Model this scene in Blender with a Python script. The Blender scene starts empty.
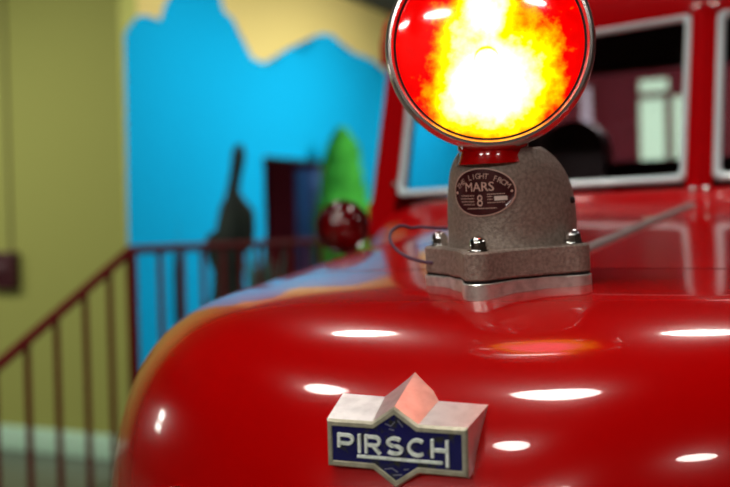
import bpy, bmesh, math, random
from mathutils import Vector, Matrix, Euler
random.seed(7)
sc = bpy.context.scene
COL = sc.collection
PI = math.pi
CAMZ = 1.70
YAW = math.radians(28)
ORG = Vector((.159, 1.15, 0))
BX = Vector((math.cos(YAW), -math.sin(YAW), 0))
NY = Vector((math.sin(YAW), math.cos(YAW), 0))
ROT = Matrix.Rotation(-YAW, 4, 'Z')
def W(u, v, z): return ORG + BX*u + NY*v + Vector((0, 0, z))

# ------------------------------------------------------------------ camera
F = 1014.0
cam = bpy.data.cameras.new('camera'); co = bpy.data.objects.new('camera', cam); COL.objects.link(co)
cam.sensor_width = 36; cam.lens = 36*F/730; cam.clip_start = .02; cam.clip_end = 200
cp, cr = math.radians(-0.9), math.radians(1.5)
co.matrix_world = (Matrix.Translation((0, 0, CAMZ)) @ Matrix.Rotation(PI/2 + cp, 4, 'X') @ Matrix.Rotation(-cr, 4, 'Z'))
cam.dof.use_dof = True; cam.dof.focus_distance = 1.0; cam.dof.aperture_fstop = 3.2; cam.dof.aperture_blades = 0
sc.camera = co
CM = co.matrix_world.copy()
def ray(px, py): return CM.to_3x3() @ Vector(((px-365)/F, -(py-243.5)/F, -1))
def at(px, py, d): return Vector((0, 0, CAMZ)) + ray(px, py)*d
def tl(p):                       # world point -> truck-aligned (u, v, z)
    r = p - ORG; return Vector((r.dot(BX), r.dot(NY), p.z))
def on_u(px, py, u):             # truck-aligned coordinates of the sight line where it meets the plane at u
    r = ray(px, py); r2 = Vector((r.dot(BX), r.dot(NY), r.z)); c = tl(Vector((0, 0, CAMZ)))
    return c + r2*((u - c.x)/r2.x)
def on_v(px, py, v):
    r = ray(px, py); r2 = Vector((r.dot(BX), r.dot(NY), r.z)); c = tl(Vector((0, 0, CAMZ)))
    return c + r2*((v - c.y)/r2.y)

# ------------------------------------------------------------------ materials
def srgb(r, g, b):
    f = lambda c: c/12.92 if c <= .04045 else ((c+.055)/1.055)**2.4
    return (f(r/255), f(g/255), f(b/255), 1)
def mat(name, col, rough=.5, metal=0, coat=0, coat_rough=.03, noise=None, bump=None, spec=.5, trans=0, emit=None):
    m = bpy.data.materials.new(name); m.use_nodes = True
    nt = m.node_tree; p = nt.nodes['Principled BSDF']
    p.inputs['Base Color'].default_value = col
    p.inputs['Roughness'].default_value = rough; p.inputs['Metallic'].default_value = metal
    p.inputs['Coat Weight'].default_value = coat; p.inputs['Coat Roughness'].default_value = coat_rough
    p.inputs['Specular IOR Level'].default_value = spec
    p.inputs['Transmission Weight'].default_value = trans
    tc = nt.nodes.new('ShaderNodeTexCoord')
    if noise:
        scale, col2, lo, hi = noise
        n = nt.nodes.new('ShaderNodeTexNoise'); n.inputs['Scale'].default_value = scale; n.inputs['Detail'].default_value = 5
        r = nt.nodes.new('ShaderNodeValToRGB'); r.color_ramp.elements[0].position = lo; r.color_ramp.elements[1].position = hi
        r.color_ramp.elements[0].color = col; r.color_ramp.elements[1].color = col2
        nt.links.new(tc.outputs['Object'], n.inputs['Vector']); nt.links.new(n.outputs['Fac'], r.inputs['Fac'])
        nt.links.new(r.outputs['Color'], p.inputs['Base Color'])
    if bump:
        scale, strength, dist = bump
        n = nt.nodes.new('ShaderNodeTexNoise'); n.inputs['Scale'].default_value = scale; n.inputs['Detail'].default_value = 3
        b = nt.nodes.new('ShaderNodeBump'); b.inputs['Strength'].default_value = strength; b.inputs['Distance'].default_value = dist
        nt.links.new(tc.outputs['Object'], n.inputs['Vector']); nt.links.new(n.outputs['Fac'], b.inputs['Height'])
        nt.links.new(b.outputs['Normal'], p.inputs['Normal'])
    if emit:
        p.inputs['Emission Color'].default_value = emit[0]; p.inputs['Emission Strength'].default_value = emit[1]
    return m
RED = mat('red_enamel', (.52, .0003, .0006, 1), .2, 0, .65, .025, noise=(3.0, (.44, .0003, .0005, 1), .35, .7), spec=.14)
CABRED = mat('red_cab_enamel', (.46, .0008, .003, 1), .3, 0, .6, .05, spec=.08)
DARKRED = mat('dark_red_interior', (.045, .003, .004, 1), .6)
CHROME = mat('chrome', (.78, .77, .75, 1), .10, 1, noise=(60, (.62, .6, .57, 1), .4, .75))
BEZEL = mat('polished_bezel', (.80, .74, .72, 1), .24, .92, noise=(25, (.62, .55, .52, 1), .4, .7))
MINT = mat('pale_chrome_sheen_frame', (.80, .96, 1.0, 1), .22, 0, .9)  # pale colour stands in for the bright reflections of chrome frames
STEEL = mat('dull_grey_strip', (.30, .26, .25, 1), .45, .5)
CAST = mat('grey_wrinkle_casting', (.24, .18, .15, 1), .5, .2, noise=(260, (.40, .32, .265, 1), .35, .7), bump=(420, .7, .0016))
BLACKGAP = mat('black_gasket', (.004, .004, .004, 1), .8)
RUBBER = mat('black_rubber', (.012, .012, .012, 1), .7)
PLATE = mat('maroon_nameplate', (.055, .006, .009, 1), .35, .2, .4, noise=(120, (.085, .012, .013, 1), .4, .7))
PLATEINK = mat('tan_nameplate_lettering', (.72, .46, .38, 1), .5)
PLATEPALE = mat('pale_stamped_field', (.80, .68, .60, 1), .5)
NAVY = mat('navy_enamel', (.010, .009, .105, 1), .22, 0, .5, .05, noise=(95, (.035, .035, .03, 1), .54, .66))
BRASS = mat('worn_nickel_rim', (.66, .62, .48, 1), .42, .6, noise=(80, (.42, .39, .28, 1), .4, .7))
NICKEL = mat('worn_nickel', (.92, .88, .87, 1), .36, .7, noise=(70, (.74, .70, .69, 1), .4, .7), bump=(300, .15, .0006))
LETTER = mat('pale_enamel_letters', (.92, .98, .92, 1), .35, noise=(160, (.60, .66, .58, 1), .45, .7))
CABLE = mat('mauve_grey_cable', (.11, .06, .10, 1), .6, spec=.2)
def glass(name, col, rough=0.0, alpha_mix=.82):
    m = bpy.data.materials.new(name); m.use_nodes = True; nt = m.node_tree; nt.nodes.clear()
    o = nt.nodes.new('ShaderNodeOutputMaterial'); t = nt.nodes.new('ShaderNodeBsdfTransparent'); g = nt.nodes.new('ShaderNodeBsdfGlossy')
    t.inputs['Color'].default_value = col; g.inputs['Roughness'].default_value = rough; g.inputs['Color'].default_value = (.9, .9, .9, 1)
    f = nt.nodes.new('ShaderNodeFresnel'); f.inputs['IOR'].default_value = 1.5
    mx = nt.nodes.new('ShaderNodeMixShader')
    ge = nt.nodes.new('ShaderNodeNewGeometry'); inv = nt.nodes.new('ShaderNodeMath'); inv.operation = 'SUBTRACT'; inv.inputs[0].default_value = 1
    nt.links.new(ge.outputs['Backfacing'], inv.inputs[1]); mu_ = nt.nodes.new('ShaderNodeMath'); mu_.operation = 'MULTIPLY'
    nt.links.new(f.outputs[0], mu_.inputs[0]); nt.links.new(inv.outputs[0], mu_.inputs[1])
    nt.links.new(mu_.outputs[0], mx.inputs[0]); nt.links.new(t.outputs[0], mx.inputs[1]); nt.links.new(g.outputs[0], mx.inputs[2])
    nt.links.new(mx.outputs[0], o.inputs[0]); return m
GLASS = glass('windshield_glass', (.90, .88, .91, 1))
BEACON = mat('dark_red_beacon_glass', (.07, .0, .001, 1), .10, 0, .5, .02, noise=(14, (.16, .001, .002, 1), .45, .65), spec=.5)
ALU = mat('milled_aluminium_plate', (.95, .93, .88, 1), .34, .65, noise=(70, (.62, .59, .54, 1), .42, .68))

def lens_material():
    m = bpy.data.materials.new('glowing_red_lens'); m.use_nodes = True; nt = m.node_tree
    p = nt.nodes['Principled BSDF']; L = nt.links
    p.inputs['Base Color'].default_value = (.35, 0, 0, 1); p.inputs['Roughness'].default_value = .08; p.inputs['Coat Weight'].default_value = .6
    tc = nt.nodes.new('ShaderNodeTexCoord')
    def math_(op, a, b=None, clamp=False):
        n = nt.nodes.new('ShaderNodeMath'); n.operation = op; n.use_clamp = clamp
        for i, x in enumerate((a, b)):
            if x is None: continue
            if isinstance(x, (int, float)): n.inputs[i].default_value = x
            else: L.new(x, n.inputs[i])
        return n.outputs[0]
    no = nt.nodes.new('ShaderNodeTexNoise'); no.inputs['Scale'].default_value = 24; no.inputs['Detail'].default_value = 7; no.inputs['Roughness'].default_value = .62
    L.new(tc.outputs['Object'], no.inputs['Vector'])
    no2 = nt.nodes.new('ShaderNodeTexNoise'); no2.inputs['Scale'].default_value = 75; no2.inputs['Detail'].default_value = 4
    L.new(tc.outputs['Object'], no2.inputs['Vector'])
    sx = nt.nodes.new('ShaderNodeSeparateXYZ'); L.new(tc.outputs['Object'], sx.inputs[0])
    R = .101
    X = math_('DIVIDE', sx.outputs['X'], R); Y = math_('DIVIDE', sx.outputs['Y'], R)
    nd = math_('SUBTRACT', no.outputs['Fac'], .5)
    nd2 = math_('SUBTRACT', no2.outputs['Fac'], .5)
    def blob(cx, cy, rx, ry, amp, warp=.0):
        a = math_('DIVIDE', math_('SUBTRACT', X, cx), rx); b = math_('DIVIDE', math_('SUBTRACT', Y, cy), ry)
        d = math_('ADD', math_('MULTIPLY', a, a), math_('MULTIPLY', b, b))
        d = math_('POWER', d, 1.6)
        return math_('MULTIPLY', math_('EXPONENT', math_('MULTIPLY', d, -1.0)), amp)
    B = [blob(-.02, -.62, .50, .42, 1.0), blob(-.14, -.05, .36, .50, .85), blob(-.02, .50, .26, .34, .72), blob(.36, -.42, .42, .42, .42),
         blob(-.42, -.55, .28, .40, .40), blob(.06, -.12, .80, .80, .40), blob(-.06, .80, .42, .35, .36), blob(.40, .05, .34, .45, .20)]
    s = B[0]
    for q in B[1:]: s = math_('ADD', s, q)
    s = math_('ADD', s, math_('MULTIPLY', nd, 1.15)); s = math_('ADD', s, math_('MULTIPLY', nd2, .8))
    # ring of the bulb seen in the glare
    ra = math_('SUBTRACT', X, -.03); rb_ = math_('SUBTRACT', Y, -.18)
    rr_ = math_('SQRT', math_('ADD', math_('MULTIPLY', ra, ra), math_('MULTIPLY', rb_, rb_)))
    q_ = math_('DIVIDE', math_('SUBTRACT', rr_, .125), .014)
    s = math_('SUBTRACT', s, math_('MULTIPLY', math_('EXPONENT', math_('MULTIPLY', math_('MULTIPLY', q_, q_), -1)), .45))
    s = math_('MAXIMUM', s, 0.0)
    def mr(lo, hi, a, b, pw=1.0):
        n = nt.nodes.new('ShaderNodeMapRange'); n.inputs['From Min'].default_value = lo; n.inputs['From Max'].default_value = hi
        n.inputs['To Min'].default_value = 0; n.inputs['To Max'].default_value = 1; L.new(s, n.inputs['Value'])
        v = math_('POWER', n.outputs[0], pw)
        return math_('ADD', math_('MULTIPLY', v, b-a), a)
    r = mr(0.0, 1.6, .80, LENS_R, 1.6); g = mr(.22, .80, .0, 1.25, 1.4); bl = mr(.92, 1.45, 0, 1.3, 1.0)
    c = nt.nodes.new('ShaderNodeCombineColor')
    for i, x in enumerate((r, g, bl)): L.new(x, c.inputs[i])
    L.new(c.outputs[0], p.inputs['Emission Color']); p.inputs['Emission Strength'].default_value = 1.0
    return m
LENS_R = 8.0
LENS = lens_material()

# ------------------------------------------------------------------ mesh helpers
def finish(bm, angle=38):
    bmesh.ops.recalc_face_normals(bm, faces=bm.faces[:])
    for f in bm.faces: f.smooth = True
    for e in bm.edges:
        if len(e.link_faces) == 2: e.smooth = e.calc_face_angle(0) < math.radians(angle)
def obj(name, bm, m, parent=None, recalc=True, angle=38):
    if recalc: finish(bm, angle)
    me = bpy.data.meshes.new(name); bm.to_mesh(me); bm.free()
    for x in (m if isinstance(m, (list, tuple)) else [m]): me.materials.append(x)
    o = bpy.data.objects.new(name, me); COL.objects.link(o)
    if parent: o.parent = parent
    return o
def thing(name, label, cat, loc=(0, 0, 0), rz=0, group=None):
    o = bpy.data.objects.new(name, None); COL.objects.link(o); o.empty_display_size = .1
    o.location = loc; o.rotation_euler = (0, 0, rz); o['label'] = label; o['category'] = cat
    if group: o['group'] = group
    return o
def struct(name, bm, m, angle=38, parent=None):
    o = obj(name, bm, m, parent, angle=angle)
    if not parent:
        o.location = ORG; o.rotation_euler = (0, 0, -YAW)
        o['kind'] = 'structure'
    return o
def box(bm, lo, hi, bev=0, seg=2):
    r = bmesh.ops.create_cube(bm, size=1)
    for v in r['verts']:
        v.co = Vector([lo[i] + (v.co[i]+.5)*(hi[i]-lo[i]) for i in range(3)])
    if bev:
        es = list({e for v in r['verts'] for e in v.link_edges})
        bmesh.ops.bevel(bm, geom=es, offset=bev, segments=seg, affect='EDGES', profile=.5)
    return bm
def B(lo, hi, bev=0, seg=2): return box(bmesh.new(), lo, hi, bev, seg)
def lathe(bm, prof, n=48, M=Matrix.Identity(4)):
    rings = []
    for r, z in prof:
        if r < 1e-6: rings.append([bm.verts.new(M @ Vector((0, 0, z)))])
        else: rings.append([bm.verts.new(M @ Vector((r*math.cos(2*PI*i/n), r*math.sin(2*PI*i/n), z))) for i in range(n)])
    for a, b in zip(rings, rings[1:]):
        for i in range(n):
            j = (i+1) % n
            if len(a) == 1 and len(b) == 1: continue
            if len(a) == 1: bm.faces.new((a[0], b[i], b[j]))
            elif len(b) == 1: bm.faces.new((a[i], a[j], b[0]))
            else: bm.faces.new((a[i], a[j], b[j], b[i]))
    return bm
def tube(bm, pts, r, n=10, caps=True):
    pts = [Vector(p) for p in pts]; rings = []; up = None
    for i, p in enumerate(pts):
        t = (pts[min(i+1, len(pts)-1)] - pts[max(i-1, 0)]).normalized()
        if up is None: up = t.orthogonal().normalized()
        else: up = (up - t*up.dot(t)).normalized()
        s = t.cross(up); rr = r[i] if isinstance(r, (list, tuple)) else r
        rings.append([bm.verts.new(p + (up*math.cos(2*PI*k/n) + s*math.sin(2*PI*k/n))*rr) for k in range(n)])
    for a, b in zip(rings, rings[1:]):
        for k in range(n): bm.faces.new((a[k], a[(k+1) % n], b[(k+1) % n], b[k]))
    if caps: bm.faces.new(rings[0][::-1]); bm.faces.new(rings[-1])
    return bm
def smooth_path(pts, sub=8):
    pts = [Vector(p) for p in pts]; out = []
    for i in range(len(pts)-1):
        p0, p1, p2, p3 = pts[max(i-1, 0)], pts[i], pts[i+1], pts[min(i+2, len(pts)-1)]
        for k in range(sub):
            t = k/sub
            out.append(.5*((2*p1) + (p2-p0)*t + (2*p0-5*p1+4*p2-p3)*t*t + (3*p1-p0-3*p2+p3)*t**3))
    out.append(pts[-1]); return out
def prism(bm, poly, f0, f1, caps=True):
    """polygon (list of 2D points) between two placing functions"""
    a = [bm.verts.new(f0(*p)) for p in poly]; b = [bm.verts.new(f1(*p)) for p in poly]; n = len(poly)
    for i in range(n): bm.faces.new((a[i], a[(i+1) % n], b[(i+1) % n], b[i]))
    if caps: bm.faces.new(a[::-1]); bm.faces.new(b)
    return bm
def grid(bm, rows):
    vs = [[bm.verts.new(p) for p in r] for r in rows]
    for a, b in zip(vs, vs[1:]):
        for i in range(len(a)-1):
            try: bm.faces.new((a[i], a[i+1], b[i+1], b[i]))
            except ValueError: pass
    return vs
def ribbon(bm, pts, w, f0, f1):
    """monoline stroke: a 2D polyline of width w, extruded between two placing functions"""
    P = [Vector(p) for p in pts]; closed = (P[0]-P[-1]).length < 1e-7
    if closed: P = P[:-1]
    n = len(P); L, R = [], []
    for i in range(n):
        a = P[(i-1) % n] if closed or i else P[i]; c = P[(i+1) % n] if closed or i < n-1 else P[i]
        d1 = (P[i]-a).normalized() if (P[i]-a).length else (c-P[i]).normalized(); d2 = (c-P[i]).normalized() if (c-P[i]).length else d1
        n1 = Vector((-d1.y, d1.x)); n2 = Vector((-d2.y, d2.x)); m = (n1+n2)
        m = m.normalized() if m.length > 1e-6 else n1; k = w/2/max(.45, m.dot(n1))
        L.append(P[i]+m*k); R.append(P[i]-m*k)
    for i in range(n if closed else n-1):
        j = (i+1) % n
        prism(bm, [L[i], R[i], R[j], L[j]], f0, f1)
def arc(cx, cy, rx, ry, a0, a1, n=14):
    return [(cx+rx*math.cos(math.radians(a0+(a1-a0)*i/n)), cy+ry*math.sin(math.radians(a0+(a1-a0)*i/n))) for i in range(n+1)]
def text_mesh(s, size):
    c = bpy.data.curves.new('lettering', 'FONT'); c.body = s; c.size = size; c.align_x = 'CENTER'; c.resolution_u = 3
    o = bpy.data.objects.new('lettering', c); COL.objects.link(o)
    dg = bpy.context.evaluated_depsgraph_get(); me = o.evaluated_get(dg).to_mesh()
    V = [v.co.copy() for v in me.vertices]; P = [tuple(p.vertices) for p in me.polygons]
    o.evaluated_get(dg).to_mesh_clear(); bpy.data.objects.remove(o); bpy.data.curves.remove(c)
    return V, P

# ------------------------------------------------------------------ fire truck
truck = thing('fire_truck', 'glossy red vintage fire truck with rounded nose, split windshield and nose emblem', 'fire truck', ORG, -YAW)
v0, v1, kz, kw, zb, z0, sl, W0, Ws, SP, SQ = (-0.3335, 0.0779, 4.0112, 1.8035, -0.6375, -0.0675, 0.0846, 0.6142, 0.2158, 4.9649, 3.6946)
def hood_section(v):
    r = min(1, max(0, (v1-v)/(v1-v0)))
    fz = (1-r**kz)**(1/kz); fw = (1-r**kw)**(1/kw)
    return zb + (z0+sl*v-zb)*fz, (W0+Ws*v)*fw
def hood_pt(v, t, dz=0.0):
    zc, w = hood_section(v); th = t*PI/2
    return Vector((math.copysign(abs(math.sin(th))**(2/SP), th)*w, v, CAMZ + dz + zb + (zc-zb)*max(0, math.cos(th))**(2/SQ)))
def hood_z(u, v):
    zc, w = hood_section(v); q = min(1, abs(u)/w)
    return CAMZ + zb + (zc-zb)*(1-q**SP)**(1/SQ)
def tlist(n, a=-1, b=1): return [a+(b-a)*i/n for i in range(n+1)]
SEAM, HEND = .120, 1.15
TT = []
for i in range(121):                                # denser near the crown, where the section is flattest
    x = -1 + 2*i/120; TT.append(math.copysign(abs(x)**1.25, x))
rows = []
NV = 60
for i in range(NV+1):
    ph = PI/2*(i/NV)**1.0; rows.append([hood_pt(v1-(v1-v0)*math.cos(ph)+(1e-5 if i == 0 else 0), t) for t in TT])
rows += [[hood_pt(v, t) for t in TT] for v in (.09, .10, .11, SEAM)]
rows += [[hood_pt(SEAM+.001, t, -.006) for t in TT], [hood_pt(SEAM+.05, t, -.008) for t in TT]]
bm = bmesh.new(); grid(bm, rows)
for f in bm.faces:
    if f.calc_center_median().y > SEAM+.0006: f.material_index = 1
bmesh.ops.remove_doubles(bm, verts=bm.verts[:], dist=1e-5)
nose = obj('nose_shell', bm, [RED, BLACKGAP], truck, angle=50)
for side in (-1, 1):
    T = [t for t in TT if t*side >= 0]
    bm = bmesh.new()
    VV = [SEAM+.0065, SEAM+.010] + [SEAM+.0065 + (HEND-SEAM-.007)*i/26 for i in range(1, 27)]
    rr = [[hood_pt(v, t) for t in T] for v in VV]
    grid(bm, rr)
    obj('hood_panel', bm, RED, truck, angle=50)
# centre hinge strip
bm = bmesh.new()
rr = []
for i in range(25):
    v = SEAM+.01 + (HEND-SEAM-.01)*i/24; z = hood_z(0, v)
    rr.append([Vector((u, v, z+h)) for u, h in ((-.011, -.001), (-.010, .003), (-.006, .006), (0, .0075), (.006, .006), (.010, .003), (.011, -.001))])
grid(bm, rr); obj('hood_hinge', bm, STEEL, truck)

# cowl between hood and windshield
WV = lambda u: 1.245 + .245*abs(u)
WSB = CAMZ + .070                                   # windshield sill height
def cowl_end(t):
    th = t*PI/2; w = .955
    u = math.copysign(abs(math.sin(th))**(2/10), th)*w
    return Vector((u, WV(u), CAMZ + zb + (WSB-CAMZ-zb)*max(0, math.cos(th))**(2/9)))
rr = []
for i in range(15):
    s = i/14; e = s*s*(3-2*s)
    row = []
    for t in TT:
        a, b_ = hood_pt(HEND, t), cowl_end(t)
        row.append(Vector((a.x+(b_.x-a.x)*s, a.y+(b_.y-a.y)*s, a.z+(b_.z-a.z)*e)))
    rr.append(row)
bm = bmesh.new(); grid(bm, rr)
obj('cowl', bm, CABRED, truck, angle=55)

# windshield: raked panes left and right of a centre post
RAKE = math.tan(math.radians(17))
def wsp(u, z, off=0): return Vector((u, WV(u) + (z-CAMZ-.086)*RAKE + off, z))
ZB, ZT = CAMZ+.083, CAMZ+.482
def band(poly_out, poly_in, off0, off1):
    bm = bmesh.new(); n = len(poly_out)
    mixp = lambda f: [(a[0]*(1-f)+c[0]*f, a[1]*(1-f)+c[1]*f) for a, c in zip(poly_out, poly_in)]
    ring = ((poly_out, off1), (poly_out, off0+.010), (mixp(.12), off0+.004), (mixp(.35), off0), (mixp(.55), off0), (mixp(.85), off0+.005), (poly_in, off0+.012), (poly_in, off1))
    R = [[bm.verts.new(wsp(*p, o)) for p in pl] for pl, o in ring]
    for k in range(8):
        a, b_ = R[k], R[(k+1) % 8]
        for i in range(n): bm.faces.new((a[i], a[(i+1) % n], b_[(i+1) % n], b_[i]))
    return bm
def rrect(x0, x1, y0, y1, r, n=5):
    out = []
    for cx, cy, a in ((x1-r, y0+r, -90), (x1-r, y1-r, 0), (x0+r, y1-r, 90), (x0+r, y0+r, 180)):
        out += arc(cx, cy, r, r, a, a+90, n)
    return out
for side in (-1, 1):
    x0, x1 = (-.845, -.027) if side < 0 else (.027, .845)
    fw = .018
    fr = obj('windshield_frame', band(rrect(x0, x1, ZB, ZT, .02), rrect(x0+fw, x1-fw, ZB+fw, ZT-fw, .012), -.012, .014), MINT, truck)
    gb = bmesh.new()
    pl = rrect(x0+fw-.003, x1-fw+.003, ZB+fw-.003, ZT-fw+.003, .01)
    prism(gb, pl, lambda a, b_: wsp(a, b_, 0), lambda a, b_: wsp(a, b_, .004))
    obj('glass', gb, GLASS, fr)
    # outer corner pillar, sweeping up with the rake
    pb = bmesh.new(); xa, xb = (.848, .955)
    rows_ = []
    for z in (CAMZ-.02, CAMZ+.1, CAMZ+.3, CAMZ+.5, CAMZ+.56):
        rows_.append([wsp(side*x, z, o) for x, o in ((xa, -.012), (.93, -.006), (xb, .03), (xb, .10), (xa, .07))])
    vs = [[pb.verts.new(p) for p in r] for r in rows_]
    for a, b_ in zip(vs, vs[1:]):
        for k in range(5): pb.faces.new((a[k], a[(k+1) % 5], b_[(k+1) % 5], b_[k]))
    pb.faces.new(vs[0]); pb.faces.new(vs[-1])
    obj('corner_pillar', pb, CABRED, truck)
    for k in range(2):
        hb = bmesh.new()
        zc_ = CAMZ+.12 + .26*k
        lathe(hb, [(0, .016), (.006, .015), (.008, .008), (.008, 0)], 12, Matrix.Translation(wsp(side*.852, zc_, -.012)) @ Matrix.Rotation(PI/2, 4, 'X'))
        obj('frame_knob', hb, CHROME, fr)
# centre post
cb = bmesh.new()
rows_ = []
for z in (CAMZ+.03, CAMZ+.1, CAMZ+.3, CAMZ+.52):
    rows_.append([wsp(u, z, o) for u, o in ((-.028, .012), (-.028, -.008), (-.014, -.016), (0, -.018), (.014, -.016), (.028, -.008), (.028, .012))])
grid(cb, rows_); obj('centre_post', cb, CABRED, truck)
for dx in (-.010, .018):
    kb = bmesh.new()
    lathe(kb, [(0, .012), (.005, .011), (.007, .005), (.007, 0)], 12, Matrix.Translation(wsp(dx, CAMZ+.066, -.015)) @ Matrix.Rotation(PI/2, 4, 'X'))
    obj('post_screw', kb, CHROME, truck)
# header and domed roof
hb = bmesh.new(); rows_ = []
for i in range(33):
    u = -.955 + 1.91*i/32
    rows_.append([wsp(u, CAMZ+.478, .03), wsp(u, CAMZ+.478, -.012), wsp(u, CAMZ+.53, -.03), wsp(u, CAMZ+.60, -.02), wsp(u, CAMZ+.68, .06), wsp(u, CAMZ+.76, .25),
                  Vector((u, 2.0, CAMZ+.86-.1*u*u)), Vector((u, 2.72, CAMZ+.86-.1*u*u)), Vector((u, 2.80, CAMZ+.80-.1*u*u))])
grid(hb, rows_); rf = obj('cab_roof', hb, CABRED, truck, angle=50)
lb = bmesh.new(); rows_ = []
for i in range(17):
    u = -.94 + 1.88*i/16
    rows_.append([wsp(u, CAMZ+.50, .05), wsp(u, CAMZ+.70, .2), Vector((u, 2.0, CAMZ+.83-.1*u*u)), Vector((u, 2.70, CAMZ+.83-.1*u*u))])
grid(lb, rows_); obj('headliner', lb, DARKRED, truck)
# rear wall of the cab with its window opening
rw = bmesh.new()
zl, zh = CAMZ+.22, CAMZ+.555
for lo, hi in (((-.955, 2.70, .8), (.955, 2.76, zl)), ((-.955, 2.70, zh), (.955, 2.76, CAMZ+.79)), ((-.955, 2.70, zl), (-.80, 2.76, zh)), ((.80, 2.70, zl), (.955, 2.76, zh))):
    box(rw, lo, hi)
obj('cab_rear_wall', rw, DARKRED, truck)
gb = B((-.80, 2.725, zl), (.80, 2.731, zh)); obj('rear_window_glass', gb, GLASS, truck)
# doors, quarter panels, floor, body
for side in (-1, 1):
    xs = sorted((side*.955, side*.915))
    d = obj('cab_door', B((xs[0], 1.62, .95), (xs[1], 2.35, CAMZ+.10), .01), CABRED, truck)
    hx = side*.97
    obj('door_handle', tube(bmesh.new(), [(side*.955, 2.26, 1.60), (side*.99, 2.26, 1.60), (side*.99, 2.13, 1.60)], .009), CHROME, d)
    obj('cab_side_panel', B((xs[0], 2.36, .95), (xs[1], 2.70, CAMZ+.79), .01), CABRED, truck)
    obj('cowl_side_panel', B((xs[0], 1.475, .95), (xs[1], 1.61, CAMZ+.07), .01), CABRED, truck)
obj('cab_floor', B((-.9, 1.5, .90), (.9, 2.70, .95)), RUBBER, truck)
obj('dashboard', B((-.90, 1.52, CAMZ-.16), (.90, 1.62, CAMZ+.0), .02), DARKRED, truck)
SEATM = mat('dark_brown_leather', (.05, .016, .012, 1), .45)
def seat_back(cu, w, h, name):
    sb = bmesh.new(); poly = [(cu-w, CAMZ-.35), (cu+w, CAMZ-.35)] + arc(cu, CAMZ+h-w, w, w, 0, 180, 20)
    prism(sb, poly, lambda a, b_: Vector((a, 2.36+(b_-CAMZ)*.15, b_)), lambda a, b_: Vector((a, 2.48+(b_-CAMZ)*.15, b_)))
    bmesh.ops.bevel(sb, geom=[e for e in sb.edges if len(e.link_faces) == 2 and e.calc_face_angle(0) > 1.0], offset=.03, segments=3, affect='EDGES')
    return obj(name, sb, SEATM, truck)
s1 = on_v(573, 150, 2.42)
seat_back(s1.x, .115, s1.z + .105 - CAMZ, 'seat_backrest')
obj('bench_seat', B((-.85, 1.95, CAMZ-.62), (.85, 2.45, CAMZ-.40), .05, 3), SEATM, truck)
sw = bmesh.new()
Msw = Matrix.Translation((-.42, 1.78, CAMZ-.06)) @ Matrix.Rotation(math.radians(-35), 4, 'X')
tube(sw, [Msw @ Vector((.20*math.cos(2*PI*i/40), .20*math.sin(2*PI*i/40), 0)) for i in range(41)], .012, caps=False)
for k in range(3): tube(sw, [Msw @ Vector((0, 0, -.03)), Msw @ Vector((.2*math.cos(k*2*PI/3+.5), .2*math.sin(k*2*PI/3+.5), 0))], .008)
tube(sw, [Msw @ Vector((0, 0, -.01)), Msw @ Vector((0, 0, -.40))], .02)
obj('steering_wheel', sw, RUBBER, truck)
obj('pump_body', B((-.96, 2.85, .62), (.96, 5.4, CAMZ+.02), .03), CABRED, truck)
obj('chassis', B((-.42, -.20, .48), (.42, 5.3, .66), .02), RUBBER, truck)
lowb = bmesh.new()
rr = []
for z, f in ((CAMZ+zb+.002, 1.0), (.95, .99), (.8, .97), (.64, .95)):
    row = []
    for i in range(41):
        th = -PI/2 + PI*i/40
        row.append(Vector((math.sin(th)*.56*f, .06 - math.cos(th)*.33*f, z)))
    rr.append([Vector((-.60*f, 1.2, z))] + row + [Vector((.60*f, 1.2, z))])
grid(lowb, rr); obj('radiator_shell', lowb, RED, truck)
for side in (-1, 1):
    fb = bmesh.new(); rr = []
    for i in range(25):
        a = math.radians(200 - 215*i/24); cx, cz, R = .62, .50, .56
        row = []
        for k in range(9):
            x = side*(.56 + .40*k/8); rad = R*(1-.10*(k/8)**4)
            row.append(Vector((x, cx + rad*math.cos(a)*1.15*(-1)*-1, cz + rad*math.sin(a)*.95)))
        rr.append(row)
    grid(fb, rr); obj('front_fender', fb, RED, truck, angle=60)
    for vv in (.62, 4.2):
        wb = lathe(bmesh.new(), [(.20, -.10), (.30, -.11), (.42, -.10), (.46, -.07), (.47, 0), (.46, .07), (.42, .10), (.30, .11), (.20, .10), (.20, -.10)], 40,
                   Matrix.Translation((side*.76, vv, .47)) @ Matrix.Rotation(PI/2, 4, 'Y'))
        w_ = obj('wheel', wb, RUBBER, truck)
        obj('hub', lathe(bmesh.new(), [(0, .12), (.05, .12), (.08, .09), (.20, .07), (.21, 0), (.20, -.07), (0, -.08)], 24, Matrix.Translation((side*.76, vv, .47)) @ Matrix.Rotation(side*PI/2, 4, 'Y')), RED, w_)
bb = bmesh.new(); tube(bb, smooth_path([(-.85, -.30, .62), (-.6, -.42, .62), (0, -.46, .62), (.6, -.42, .62), (.85, -.30, .62)], 6), .05, 12)
obj('bumper', bb, CHROME, truck)
# small chrome side trim whose top just shows at the bottom edge
q = min(((hood_pt(v, t)-Vector(tl(at(151, 495, 1.05)))).length, v, t) for v in tlist(30, -.30, .05) for t in tlist(40, -1, 0))
c = hood_pt(q[1], q[2]); nn = Vector((c.x*1.2, c.y-.25, 0)).normalized()
tb = lathe(bmesh.new(), [(0, .014), (.010, .013), (.016, .008), (.018, 0), (.018, -.02)], 20, Matrix.Translation(c + Vector((0, 0, -.004))) @ nn.to_track_quat('Z', 'Y').to_matrix().to_4x4())
obj('trim_stud', tb, CHROME, truck)

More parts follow.
